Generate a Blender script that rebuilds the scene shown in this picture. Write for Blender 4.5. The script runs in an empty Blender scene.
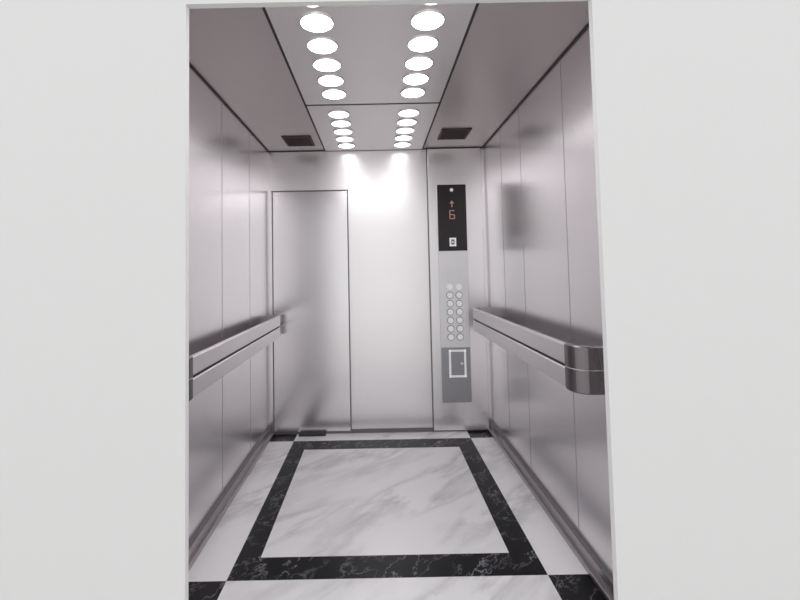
import bpy, bmesh, math, random
from mathutils import Vector, Matrix
random.seed(3)
S=bpy.context.scene
S.view_settings.view_transform='Standard'
S.view_settings.look='None'

# ---------------- materials ----------------
def new_mat(name):
    m=bpy.data.materials.new(name); m.use_nodes=True
    nt=m.node_tree; b=nt.nodes['Principled BSDF']
    return m,nt,b
def plain(name,col,rough=.5,metal=0.,emit=None,es=0.):
    m,nt,b=new_mat(name)
    tc=nt.nodes.new('ShaderNodeTexCoord'); n=nt.nodes.new('ShaderNodeTexNoise')
    n.inputs['Scale'].default_value=30
    nt.links.new(tc.outputs['Object'],n.inputs['Vector'])
    mx=nt.nodes.new('ShaderNodeMix'); mx.data_type='RGBA'
    mx.inputs[6].default_value=(*[c*.985 for c in col],1); mx.inputs[7].default_value=(*col,1)
    nt.links.new(n.outputs['Fac'],mx.inputs[0]); nt.links.new(mx.outputs[2],b.inputs['Base Color'])
    b.inputs['Roughness'].default_value=rough; b.inputs['Metallic'].default_value=metal
    if emit:
        b.inputs['Emission Color'].default_value=(*emit,1); b.inputs['Emission Strength'].default_value=es
    return m
def steel(name,col,rough=.33,metal=1.,stretch=(60,60,1.0),var=.04,cvar=.04):
    m,nt,b=new_mat(name)
    tc=nt.nodes.new('ShaderNodeTexCoord'); mp=nt.nodes.new('ShaderNodeMapping')
    mp.inputs['Scale'].default_value=stretch
    n=nt.nodes.new('ShaderNodeTexNoise'); n.inputs['Scale'].default_value=3; n.inputs['Detail'].default_value=4
    nt.links.new(tc.outputs['Object'],mp.inputs['Vector']); nt.links.new(mp.outputs[0],n.inputs['Vector'])
    n2=nt.nodes.new('ShaderNodeTexNoise'); n2.inputs['Scale'].default_value=1.6; n2.inputs['Detail'].default_value=2
    nt.links.new(tc.outputs['Object'],n2.inputs['Vector'])
    r=nt.nodes.new('ShaderNodeMapRange'); r.inputs[3].default_value=rough-var; r.inputs[4].default_value=rough+var
    nt.links.new(n.outputs['Fac'],r.inputs[0]); nt.links.new(r.outputs[0],b.inputs['Roughness'])
    mx=nt.nodes.new('ShaderNodeMix'); mx.data_type='RGBA'
    mx.inputs[6].default_value=(*[c*(1-cvar) for c in col],1); mx.inputs[7].default_value=(*[min(1,c*(1+cvar)) for c in col],1)
    ad=nt.nodes.new('ShaderNodeMath'); ad.operation='MULTIPLY_ADD'
    ad.inputs[1].default_value=.3
    hl=nt.nodes.new('ShaderNodeMath'); hl.operation='MULTIPLY'; hl.inputs[1].default_value=.7
    nt.links.new(n2.outputs['Fac'],hl.inputs[0]); nt.links.new(n.outputs['Fac'],ad.inputs[0]); nt.links.new(hl.outputs[0],ad.inputs[2])
    nt.links.new(ad.outputs[0],mx.inputs[0]); nt.links.new(mx.outputs[2],b.inputs['Base Color'])
    b.inputs['Metallic'].default_value=metal
    return m
def marble(name,base,vein,scale=3.,width=.12,rough=.15,rot=.6,blot=.5,aniso=2.4,spec=.5):
    m,nt,b=new_mat(name)
    tc=nt.nodes.new('ShaderNodeTexCoord'); mp=nt.nodes.new('ShaderNodeMapping')
    mp.vector_type='TEXTURE'
    mp.inputs['Rotation'].default_value=(0,0,rot); mp.inputs['Scale'].default_value=(aniso,1,1)
    nt.links.new(tc.outputs['Object'],mp.inputs['Vector'])
    n=nt.nodes.new('ShaderNodeTexNoise'); n.inputs['Scale'].default_value=scale; n.inputs['Detail'].default_value=8
    n.inputs['Roughness'].default_value=.6; n.inputs['Distortion'].default_value=.25
    nt.links.new(mp.outputs[0],n.inputs['Vector'])
    s=nt.nodes.new('ShaderNodeMath'); s.operation='SUBTRACT'; s.inputs[1].default_value=.5
    a=nt.nodes.new('ShaderNodeMath'); a.operation='ABSOLUTE'
    nt.links.new(n.outputs['Fac'],s.inputs[0]); nt.links.new(s.outputs[0],a.inputs[0])
    r=nt.nodes.new('ShaderNodeMapRange'); r.inputs[1].default_value=0; r.inputs[2].default_value=width
    r.inputs[3].default_value=1; r.inputs[4].default_value=0
    nt.links.new(a.outputs[0],r.inputs[0])
    n2=nt.nodes.new('ShaderNodeTexNoise'); n2.inputs['Scale'].default_value=scale*.9; n2.inputs['Detail'].default_value=4
    nt.links.new(mp.outputs[0],n2.inputs['Vector'])
    r2=nt.nodes.new('ShaderNodeMapRange'); r2.inputs[1].default_value=.42; r2.inputs[2].default_value=.7
    r2.inputs[3].default_value=0; r2.inputs[4].default_value=blot*2
    nt.links.new(n2.outputs['Fac'],r2.inputs[0])
    mu=nt.nodes.new('ShaderNodeMath'); mu.operation='MULTIPLY'
    nt.links.new(r.outputs[0],mu.inputs[0]); nt.links.new(r2.outputs[0],mu.inputs[1])
    mx=nt.nodes.new('ShaderNodeMix'); mx.data_type='RGBA'
    mx.inputs[6].default_value=(*base,1); mx.inputs[7].default_value=(*vein,1)
    nt.links.new(mu.outputs[0],mx.inputs[0]); nt.links.new(mx.outputs[2],b.inputs['Base Color'])
    b.inputs['Roughness'].default_value=rough
    b.inputs['Specular IOR Level'].default_value=spec
    return m

M_wall=steel('brushed_steel_wall',(.86,.83,.85),.27,.95,var=.008,cvar=.02)
M_back=steel('brushed_steel_back',(.92,.895,.91),.30,.85,var=.008,cvar=.015)
M_door=steel('brushed_steel_door',(.85,.825,.85),.23,.95,var=.008,cvar=.02)
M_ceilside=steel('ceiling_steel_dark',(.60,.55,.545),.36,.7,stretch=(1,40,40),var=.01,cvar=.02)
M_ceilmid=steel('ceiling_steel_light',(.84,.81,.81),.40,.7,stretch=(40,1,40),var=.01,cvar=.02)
M_rail=steel('rail_steel',(.72,.69,.71),.32,.9,stretch=(2,.6,60),var=.01,cvar=.03)
M_railend=steel('rail_steel_end',(.22,.20,.205),.28,stretch=(40,40,1),var=.02)
M_plate=steel('panel_steel',(.84,.84,.86),.42,.8,var=.01,cvar=.02)
M_plate2=steel('panel_steel_low',(.42,.42,.44),.5,.8,var=.01,cvar=.02)
M_seam=plain('seam_dark',(.035,.03,.035),.6)
M_seam2=plain('seam_soft',(.20,.19,.20),.5,.5)
M_seam3=plain('seam_faint',(.42,.40,.41),.45,.8)
M_black=plain('display_black',(.018,.013,.015),.25)
M_white=plain('button_white',(.85,.85,.87),.35,emit=(1,1,1),es=.18)
M_red=plain('led_orange',(.3,.14,.11),.4,emit=(1,.5,.42),es=.2)
M_led=plain('lamp_white',(1,1,1),.5,emit=(1,.985,.99),es=15)
M_led2=plain('lamp_white_dimmed',(1,1,1),.5,emit=(1,.985,.99),es=3.5)
M_marble=marble('white_marble',(.93,.92,.94),(.48,.47,.50),3.6,.08,.22,.75,.5,3.2)
M_dark=marble('black_marble',(.003,.003,.005),(.33,.33,.36),9.,.018,.3,.9,.55,1.5,.2)
M_land=plain('landing_paint',(.795,.795,.795),.95)
M_landfloor=marble('landing_stone',(.80,.79,.78),(.7,.7,.7),2,.1,.5)
M_skirt=steel('skirting_steel',(.46,.43,.44),.4,stretch=(2,.6,60),var=.01,cvar=.03)

# ---------------- helpers ----------------
def box(name,a,b,mat,bev=0.,parent=None,seg=2):
    me=bpy.data.meshes.new(name); bm=bmesh.new()
    bmesh.ops.create_cube(bm,size=1)
    c=[(a[i]+b[i])/2 for i in range(3)]; s=[abs(b[i]-a[i]) for i in range(3)]
    for v in bm.verts: v.co=Vector((v.co.x*s[0],v.co.y*s[1],v.co.z*s[2]))
    if bev: bmesh.ops.bevel(bm,geom=bm.edges[:],offset=bev,segments=seg,affect='EDGES',profile=.5)
    bm.to_mesh(me); bm.free()
    o=bpy.data.objects.new(name,me); o.location=c; me.materials.append(mat)
    S.collection.objects.link(o)
    if parent:
        o.parent=parent; o.location=Vector(c)-parent.location
    return o
def empty(name,loc=(0,0,0)):
    e=bpy.data.objects.new(name,None); e.location=loc; e.empty_display_size=.1
    S.collection.objects.link(e); return e
def cyl(name,c,r,h,mat,axis='Z',parent=None,seg=40,r2=None):
    me=bpy.data.meshes.new(name); bm=bmesh.new()
    bmesh.ops.create_cone(bm,cap_ends=True,segments=seg,radius1=r,radius2=r if r2 is None else r2,depth=h)
    if axis=='Y': bmesh.ops.rotate(bm,verts=bm.verts,matrix=Matrix.Rotation(math.pi/2,3,'X'))
    if axis=='X': bmesh.ops.rotate(bm,verts=bm.verts,matrix=Matrix.Rotation(math.pi/2,3,'Y'))
    bm.to_mesh(me); bm.free(); me.materials.append(mat)
    o=bpy.data.objects.new(name,me); o.location=c; S.collection.objects.link(o)
    if parent: o.parent=parent; o.location=Vector(c)-parent.location
    return o
def mesh(name,vs,fs,mat,parent=None,smooth=False):
    me=bpy.data.meshes.new(name); me.from_pydata(vs,[],fs); me.materials.append(mat)
    if smooth:
        for p in me.polygons: p.use_smooth=True
    o=bpy.data.objects.new(name,me); S.collection.objects.link(o)
    if parent:
        o.parent=parent; o.location=-parent.location
    return o

XL,XR,YB,YF,ZC=-.86,.885,3.5,1.46,2.265
EYE=1.28
T=.04
# ---------------- shell ----------------
box('wall_left',(XL-T,YF,0),(XL,YB+T,ZC+T),M_wall)
box('wall_right',(XR,YF,0),(XR+T,YB+T,ZC+T),M_wall)
box('wall_back',(XL,YB,0),(XR,YB+T,ZC+T),M_back)
i=1
def seam(a,b,mat=M_seam2):
    global i
    box('trim_%d'%i,a,b,mat); i+=1
for y in (2.42,2.95):
    seam((XL,y,.1),(XL+.001,y+.004,ZC-.01),M_seam3)
for y in (2.0,2.6,3.0):
    seam((XR-.001,y,.1),(XR,y+.004,ZC-.01),M_seam3)
# floor slab with inlaid marble
fl=empty('floor')
box('slab',(XL-T,YF-.02,-.12),(XR+T,YB+T,-.01),M_skirt,parent=fl)
def tile(n,x0,y0,x1,y1,m): box(n,(x0,y0,-.01),(x1,y1,0),m,parent=fl)
ix0,ix1,iy0,iy1=-.545,.572,2.015,3.19
ox0,ox1,oy0,oy1=-.65,.69,1.87,3.35
tile('marble_centre',ix0,iy0,ix1,iy1,M_marble)
tile('band_left',ox0,iy0,ix0,iy1,M_dark); tile('band_right',ix1,iy0,ox1,iy1,M_dark)
tile('band_near',ox0,oy0,ox1,iy0,M_dark); tile('band_far',ox0,iy1,ox1,oy1,M_dark)
tile('marble_left',XL,oy0,ox0,oy1,M_marble); tile('marble_right',ox1,oy0,XR,oy1,M_marble)
tile('marble_near',ox0,YF,ox1,oy0,M_marble); tile('marble_far',ox0,oy1,ox1,YB,M_marble)
tile('corner_nl',XL,1.6,ox0,oy0,M_dark); tile('corner_nr',ox1,1.6,XR,oy0,M_dark)
tile('edge_nl',XL,YF,ox0,1.6,M_marble); tile('edge_nr',ox1,YF,XR,1.6,M_marble)
tile('corner_fl',XL,oy1,ox0,YB,M_dark); tile('corner_fr',ox1,oy1,XR,YB,M_dark)
for nm,x,s in (('baseboard_left',XL,1),('baseboard_right',XR,-1)):
    e=empty(nm,(x,2.5,0))
    box('kick',(min(x,x+s*.012),YF,0),(max(x,x+s*.012),YB-.02,.075),M_skirt,.002,parent=e)
    box('ledge',(min(x,x+s*.028),YF,0),(max(x,x+s*.028),YB-.02,.022),M_skirt,.004,parent=e)
    box('cap',(min(x,x+s*.018),YF,.075),(max(x,x+s*.018),YB-.02,.085),M_seam2,.002,parent=e)
box('baseboard_back',(XL+.03,YB-.01,0),(XR-.03,YB,.03),M_seam2,.002)

# ---------------- ceiling ----------------
ce=empty('ceiling')
box('roof_slab',(XL-T,YF-.02,ZC+.03),(XR+T,YB+T,ZC+.1),M_seam,parent=ce)
cx0,cx1=-.40,.395; g=.006
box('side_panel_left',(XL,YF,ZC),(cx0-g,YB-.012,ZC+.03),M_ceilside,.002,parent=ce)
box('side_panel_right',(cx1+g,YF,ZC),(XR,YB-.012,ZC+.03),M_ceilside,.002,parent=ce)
ys=[(YF,2.505),(2.53,YB-.012)]
for k,(a,b) in enumerate(ys):
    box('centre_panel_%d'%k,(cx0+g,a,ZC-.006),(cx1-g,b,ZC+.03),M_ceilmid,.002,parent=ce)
def strip(n,a,b): box(n,a,b,M_seam,parent=ce)
strip('gap_l',(cx0-g,YF,ZC-.004),(cx0+g,YB,ZC+.03)); strip('gap_r',(cx1-g,YF,ZC-.004),(cx1+g,YB,ZC+.03))
strip('gap_mid',(cx0,2.505,ZC-.004),(cx1,2.53,ZC+.03)); strip('gap_back',(XL,YB-.014,ZC-.006),(XR,YB,ZC+.03))
strip('gap_wl',(XL,YF,ZC-.006),(XL+.008,YB,ZC+.01)); strip('gap_wr',(XR-.008,YF,ZC-.006),(XR,YB,ZC+.01))

dl=empty('ceiling_downlights',(0,2.5,ZC))
rows=[1.49,1.66,1.835,2.01,2.18,2.35, 2.66,2.83,3.0,3.17,3.34]
for r in rows:
    for x in (-.215,.22):
        cyl('lamp_disc',(x,r,ZC-.009),.062,.007,M_led if r<2.5 else M_led2,parent=dl)
        vs=[];fs=[];N=40
        for k in range(N):
            a=2*math.pi*k/N
            for rr,z in ((.062,ZC-.006),(.063,ZC-.013),(.067,ZC-.012),(.069,ZC-.006)):
                vs.append((x+rr*math.cos(a),r+rr*math.sin(a),z))
        for k in range(N):
            for j in range(3):
                p=k*4+j; q=((k+1)%N)*4+j
                fs.append((p,q,q+1,p+1))
        mesh('lamp_rim',vs,fs,M_ceilmid,dl,True)
M_vent=plain('vent_dark',(.07,.05,.048),.5)
def vent(xc,yc):
    e=empty('ceiling_vent',(xc,yc,ZC))
    w,d=.105,.12
    box('frame_a',(xc-w,yc-d,ZC-.008),(xc+w,yc-d+.012,ZC),M_vent,parent=e)
    box('frame_b',(xc-w,yc+d-.012,ZC-.008),(xc+w,yc+d,ZC),M_vent,parent=e)
    box('frame_c',(xc-w,yc-d,ZC-.008),(xc-w+.012,yc+d,ZC),M_vent,parent=e)
    box('frame_d',(xc+w-.012,yc-d,ZC-.008),(xc+w,yc+d,ZC),M_vent,parent=e)
    box('backing',(xc-w+.01,yc-d+.01,ZC-.002),(xc+w-.01,yc+d-.01,ZC),M_black,parent=e)
    for k in range(8):
        y=yc-d+.028+k*.026
        box('slat',(xc-w+.012,y,ZC-.007),(xc+w-.012,y+.008,ZC-.001),M_vent,parent=e)
vent(-.565,3.22); vent(.585,3.12)

# ---------------- back wall panels ----------------
dr=empty('door_1',(-.55,YB,1))
dx0,dx1,dz=-.83,-.225,1.93
box('leaf',(dx0,YB-.012,.02),(dx1,YB,dz),M_door,.003,parent=dr)
box('jamb_line_top',(dx0-.01,YB-.016,dz),(dx1+.008,YB,dz+.008),M_seam2,parent=dr)
box('jamb_line_side',(dx1,YB-.016,.02),(dx1+.006,YB,dz),M_seam2,parent=dr)
box('jamb_line_left',(dx0-.006,YB-.014,.02),(dx0,YB,dz),M_seam2,parent=dr)
box('threshold_guide',(-.63,YB-.06,0),(-.42,YB-.014,.018),M_seam,.003,parent=dr)
box('trim_column',(.43,YB-.022,.012),(.865,YB,ZC-.008),M_back,.004)
seam((.422,YB-.01,.01),(.43,YB,ZC-.01))

# ---------------- control panel ----------------
px,pw=.615,.117; yb=YB-.022; D=-.04
cp=empty('control_panel',(px,yb,1.1))
z0,z1=.27+D,2.0+D
box('back_plate',(px-pw,yb-.012,z0),(px+pw,yb,z1),M_plate,.003,parent=cp)
f=yb-.012
box('display_glass',(px-pw+.002,f-.006,1.465+D),(px+pw-.002,f,z1-.002),M_black,.002,parent=cp)
box('lower_plate',(px-pw+.002,f-.003,z0+.002),(px+pw-.002,f,.70+D),M_plate2,.001,parent=cp)
gy=f-.006
cyl('indicator',(px,gy-.002,1.955+D),.014,.004,M_white,'Y',parent=cp)
mesh('arrow_up',[(px-.018,gy-.002,1.845+D),(px+.018,gy-.002,1.845+D),(px,gy-.002,1.87+D),
  (px-.004,gy-.002,1.845+D),(px+.004,gy-.002,1.845+D),(px+.004,gy-.002,1.815+D),(px-.004,gy-.002,1.815+D)],[(0,1,2),(3,6,5,4)],M_red,cp)
dxw,dzh,zc=.018,.032,1.755+D
def sg(a,b): box('digit_segment',(px+a[0],gy-.003,zc+a[1]),(px+b[0],gy,zc+b[1]),M_red,parent=cp)
t=.0035
sg((-dxw,dzh-t),(dxw,dzh+t)); sg((-dxw,-t),(dxw,t)); sg((-dxw,-dzh-t),(dxw,-dzh+t))
sg((-dxw-t,-dzh),(-dxw+t,dzh)); sg((dxw-t,-dzh),(dxw+t,0))
def frame(n,xc,zc,w,h,th,m,y):
    box(n,(xc-w,y-.004,zc-h),(xc+w,y,zc-h+th),m,parent=cp); box(n,(xc-w,y-.004,zc+h-th),(xc+w,y,zc+h),m,parent=cp)
    box(n,(xc-w,y-.004,zc-h),(xc-w+th,y,zc+h),m,parent=cp); box(n,(xc+w-th,y-.004,zc-h),(xc+w,y,zc+h),m,parent=cp)
frame('key_symbol',px,1.535+D,.026,.034,.014,M_white,gy)
box('key_symbol_dot',(px-.005,gy-.004,1.525+D),(px+.005,gy,1.545+D),M_white,parent=cp)
M_ring=plain('button_ring_grey',(.30,.30,.32),.4,.6)
for r in range(9):
    z=1.31-r*.066+D
    for x in (-.035,.038):
        cyl('button_ring',(px+x,f-.003,z),.028,.006,M_ring if r>2 else M_plate,'Y',parent=cp,seg=28)
        cyl('button_cap',(px+x,f-.007,z),.023,.008,M_white if r>1 else M_plate,'Y',parent=cp,seg=28)
frame('phone_frame',px+.012,.575+D,.068,.108,.016,M_white,f-.003)
box('phone_door',(px-.04,f-.005,.49+D),(px+.064,f-.003,.66+D),M_plate2,parent=cp)
cyl('phone_knob',(px+.045,f-.008,.575+D),.01,.008,M_plate,'Y',parent=cp,seg=20)

# ---------------- handrails ----------------
def rail(xw,s,y0,y1,z0,z1,off):
    """flat double-bar rail along y, wide rounded full-height returns to the wall"""
    e=empty('handrail',(xw,(y0+y1)/2,(z0+z1)/2))
    r=.06; xo=xw+s*off
    near=[(xw,y0),(xo-s*r,y0)]+[(xo-s*r+s*r*math.sin(math.pi/2*k/10),y0+r-r*math.cos(math.pi/2*k/10)) for k in range(1,11)]
    near.append((xo,y0+r+.02))
    straight=[(xo,y0+r+.02+(y1-y0-2*r-.02)*k/8) for k in range(9)]
    far=[(xo-s*r+s*r*math.cos(math.pi/2*k/10),y1-r+r*math.sin(math.pi/2*k/10)) for k in range(0,11)]+[(xw,y1)]
    def sweep(n,P,za,zb,th,m):
        outer=[];inner=[]
        for k,p in enumerate(P):
            a=Vector(P[max(0,k-1)]);b=Vector(P[min(len(P)-1,k+1)])
            d=(b-a).normalized(); nn=Vector((d.y,-d.x))
            q=Vector(p)
            outer.append(q+nn*th/2*s); inner.append(q-nn*th/2*s)
        vs=[];fs=[];c=.004
        for o,i_ in zip(outer,inner):
            mid=(i_-o).normalized()*c
            vs+= [(o.x+mid.x,o.y+mid.y,za),(o.x,o.y,za+c),(o.x,o.y,zb-c),(o.x+mid.x,o.y+mid.y,zb),(i_.x,i_.y,zb),(i_.x,i_.y,za)]
        for k in range(len(P)-1):
            for j in range(6):
                A=k*6+j;B=k*6+(j+1)%6
                fs.append((A,B,B+6,A+6))
        n_=len(vs)
        fs.append(tuple(range(6))); fs.append(tuple(range(n_-6,n_)))
        ob=mesh(n,vs,fs,m,e,False)
        me=ob.data; bm=bmesh.new(); bm.from_mesh(me); bmesh.ops.recalc_face_normals(bm,faces=bm.faces)
        for fc in bm.faces: fc.smooth=False
        bm.to_mesh(me); bm.free()
        return ob
    zm=(z0+z1)/2
    sweep('upper_bar',straight+far[1:],zm+.006,z1,.022,M_rail)
    sweep('lower_bar',straight+far[1:],z0,zm-.006,.022,M_rail)
    sweep('web_strip',straight+far[1:],zm-.010,zm+.010,.010,M_seam)
    sweep('end_return',near,z0-.004,z1+.004,.026,M_railend)
    sweep('end_groove',near,zm-.004,zm+.004,.030,M_seam3)
    for y in (y0+.3,(y0+y1)/2,y1-.3):
        cyl('bracket',(xw+s*(off-.01)/2,y,zm),.016,off-.01,M_railend,'X',parent=e,seg=20)
        cyl('bracket_flange',(xw+s*.004,y,zm),.035,.008,M_railend,'X',parent=e,seg=28)
rail(XL,1,1.69,3.42,.78,.945,.10)
rail(XR,-1,1.65,3.42,.805,.975,.137)

# ---------------- landing ----------------
y0,y1=1.40,1.425
ox_l,ox_r,ot=-.615,.732,2.175
W=4.5;H=4.2
wl=empty('wall_front',(0,1.41,0))
box('left_field',(-W,y0,-.0),(ox_l,y1,H),M_land,parent=wl)
box('right_field',(ox_r,y0,0),(W,y1,H),M_land,parent=wl)
box('lintel',(ox_l,y0,ot),(ox_r,y1,H),M_land,parent=wl)
box('floor_landing',(-W,-3.5,-.12),(W,YF-.02,-.005),M_landfloor)
box('door_sill',(ox_l,1.40,-.005),(ox_r,1.458,.0),M_rail,.001)

w=bpy.data.worlds.new('World'); S.world=w; w.use_nodes=True
bg=w.node_tree.nodes['Background']; bg.inputs[0].default_value=(1,1,1,1); bg.inputs[1].default_value=1.0

# ---------------- camera ----------------
cam=bpy.data.cameras.new('camera'); co=bpy.data.objects.new('camera',cam); S.collection.objects.link(co)
cam.sensor_width=36; cam.lens=434/800*36; cam.clip_start=.05
pitch=math.radians(2.7)
R=Matrix.Rotation(math.pi/2+pitch,4,'X')@Matrix.Rotation(math.radians(-1.1),4,'Z')
co.matrix_world=Matrix.Translation((0,0,EYE))@R
cam.shift_x=.03; cam.shift_y=-.0625
S.camera=co
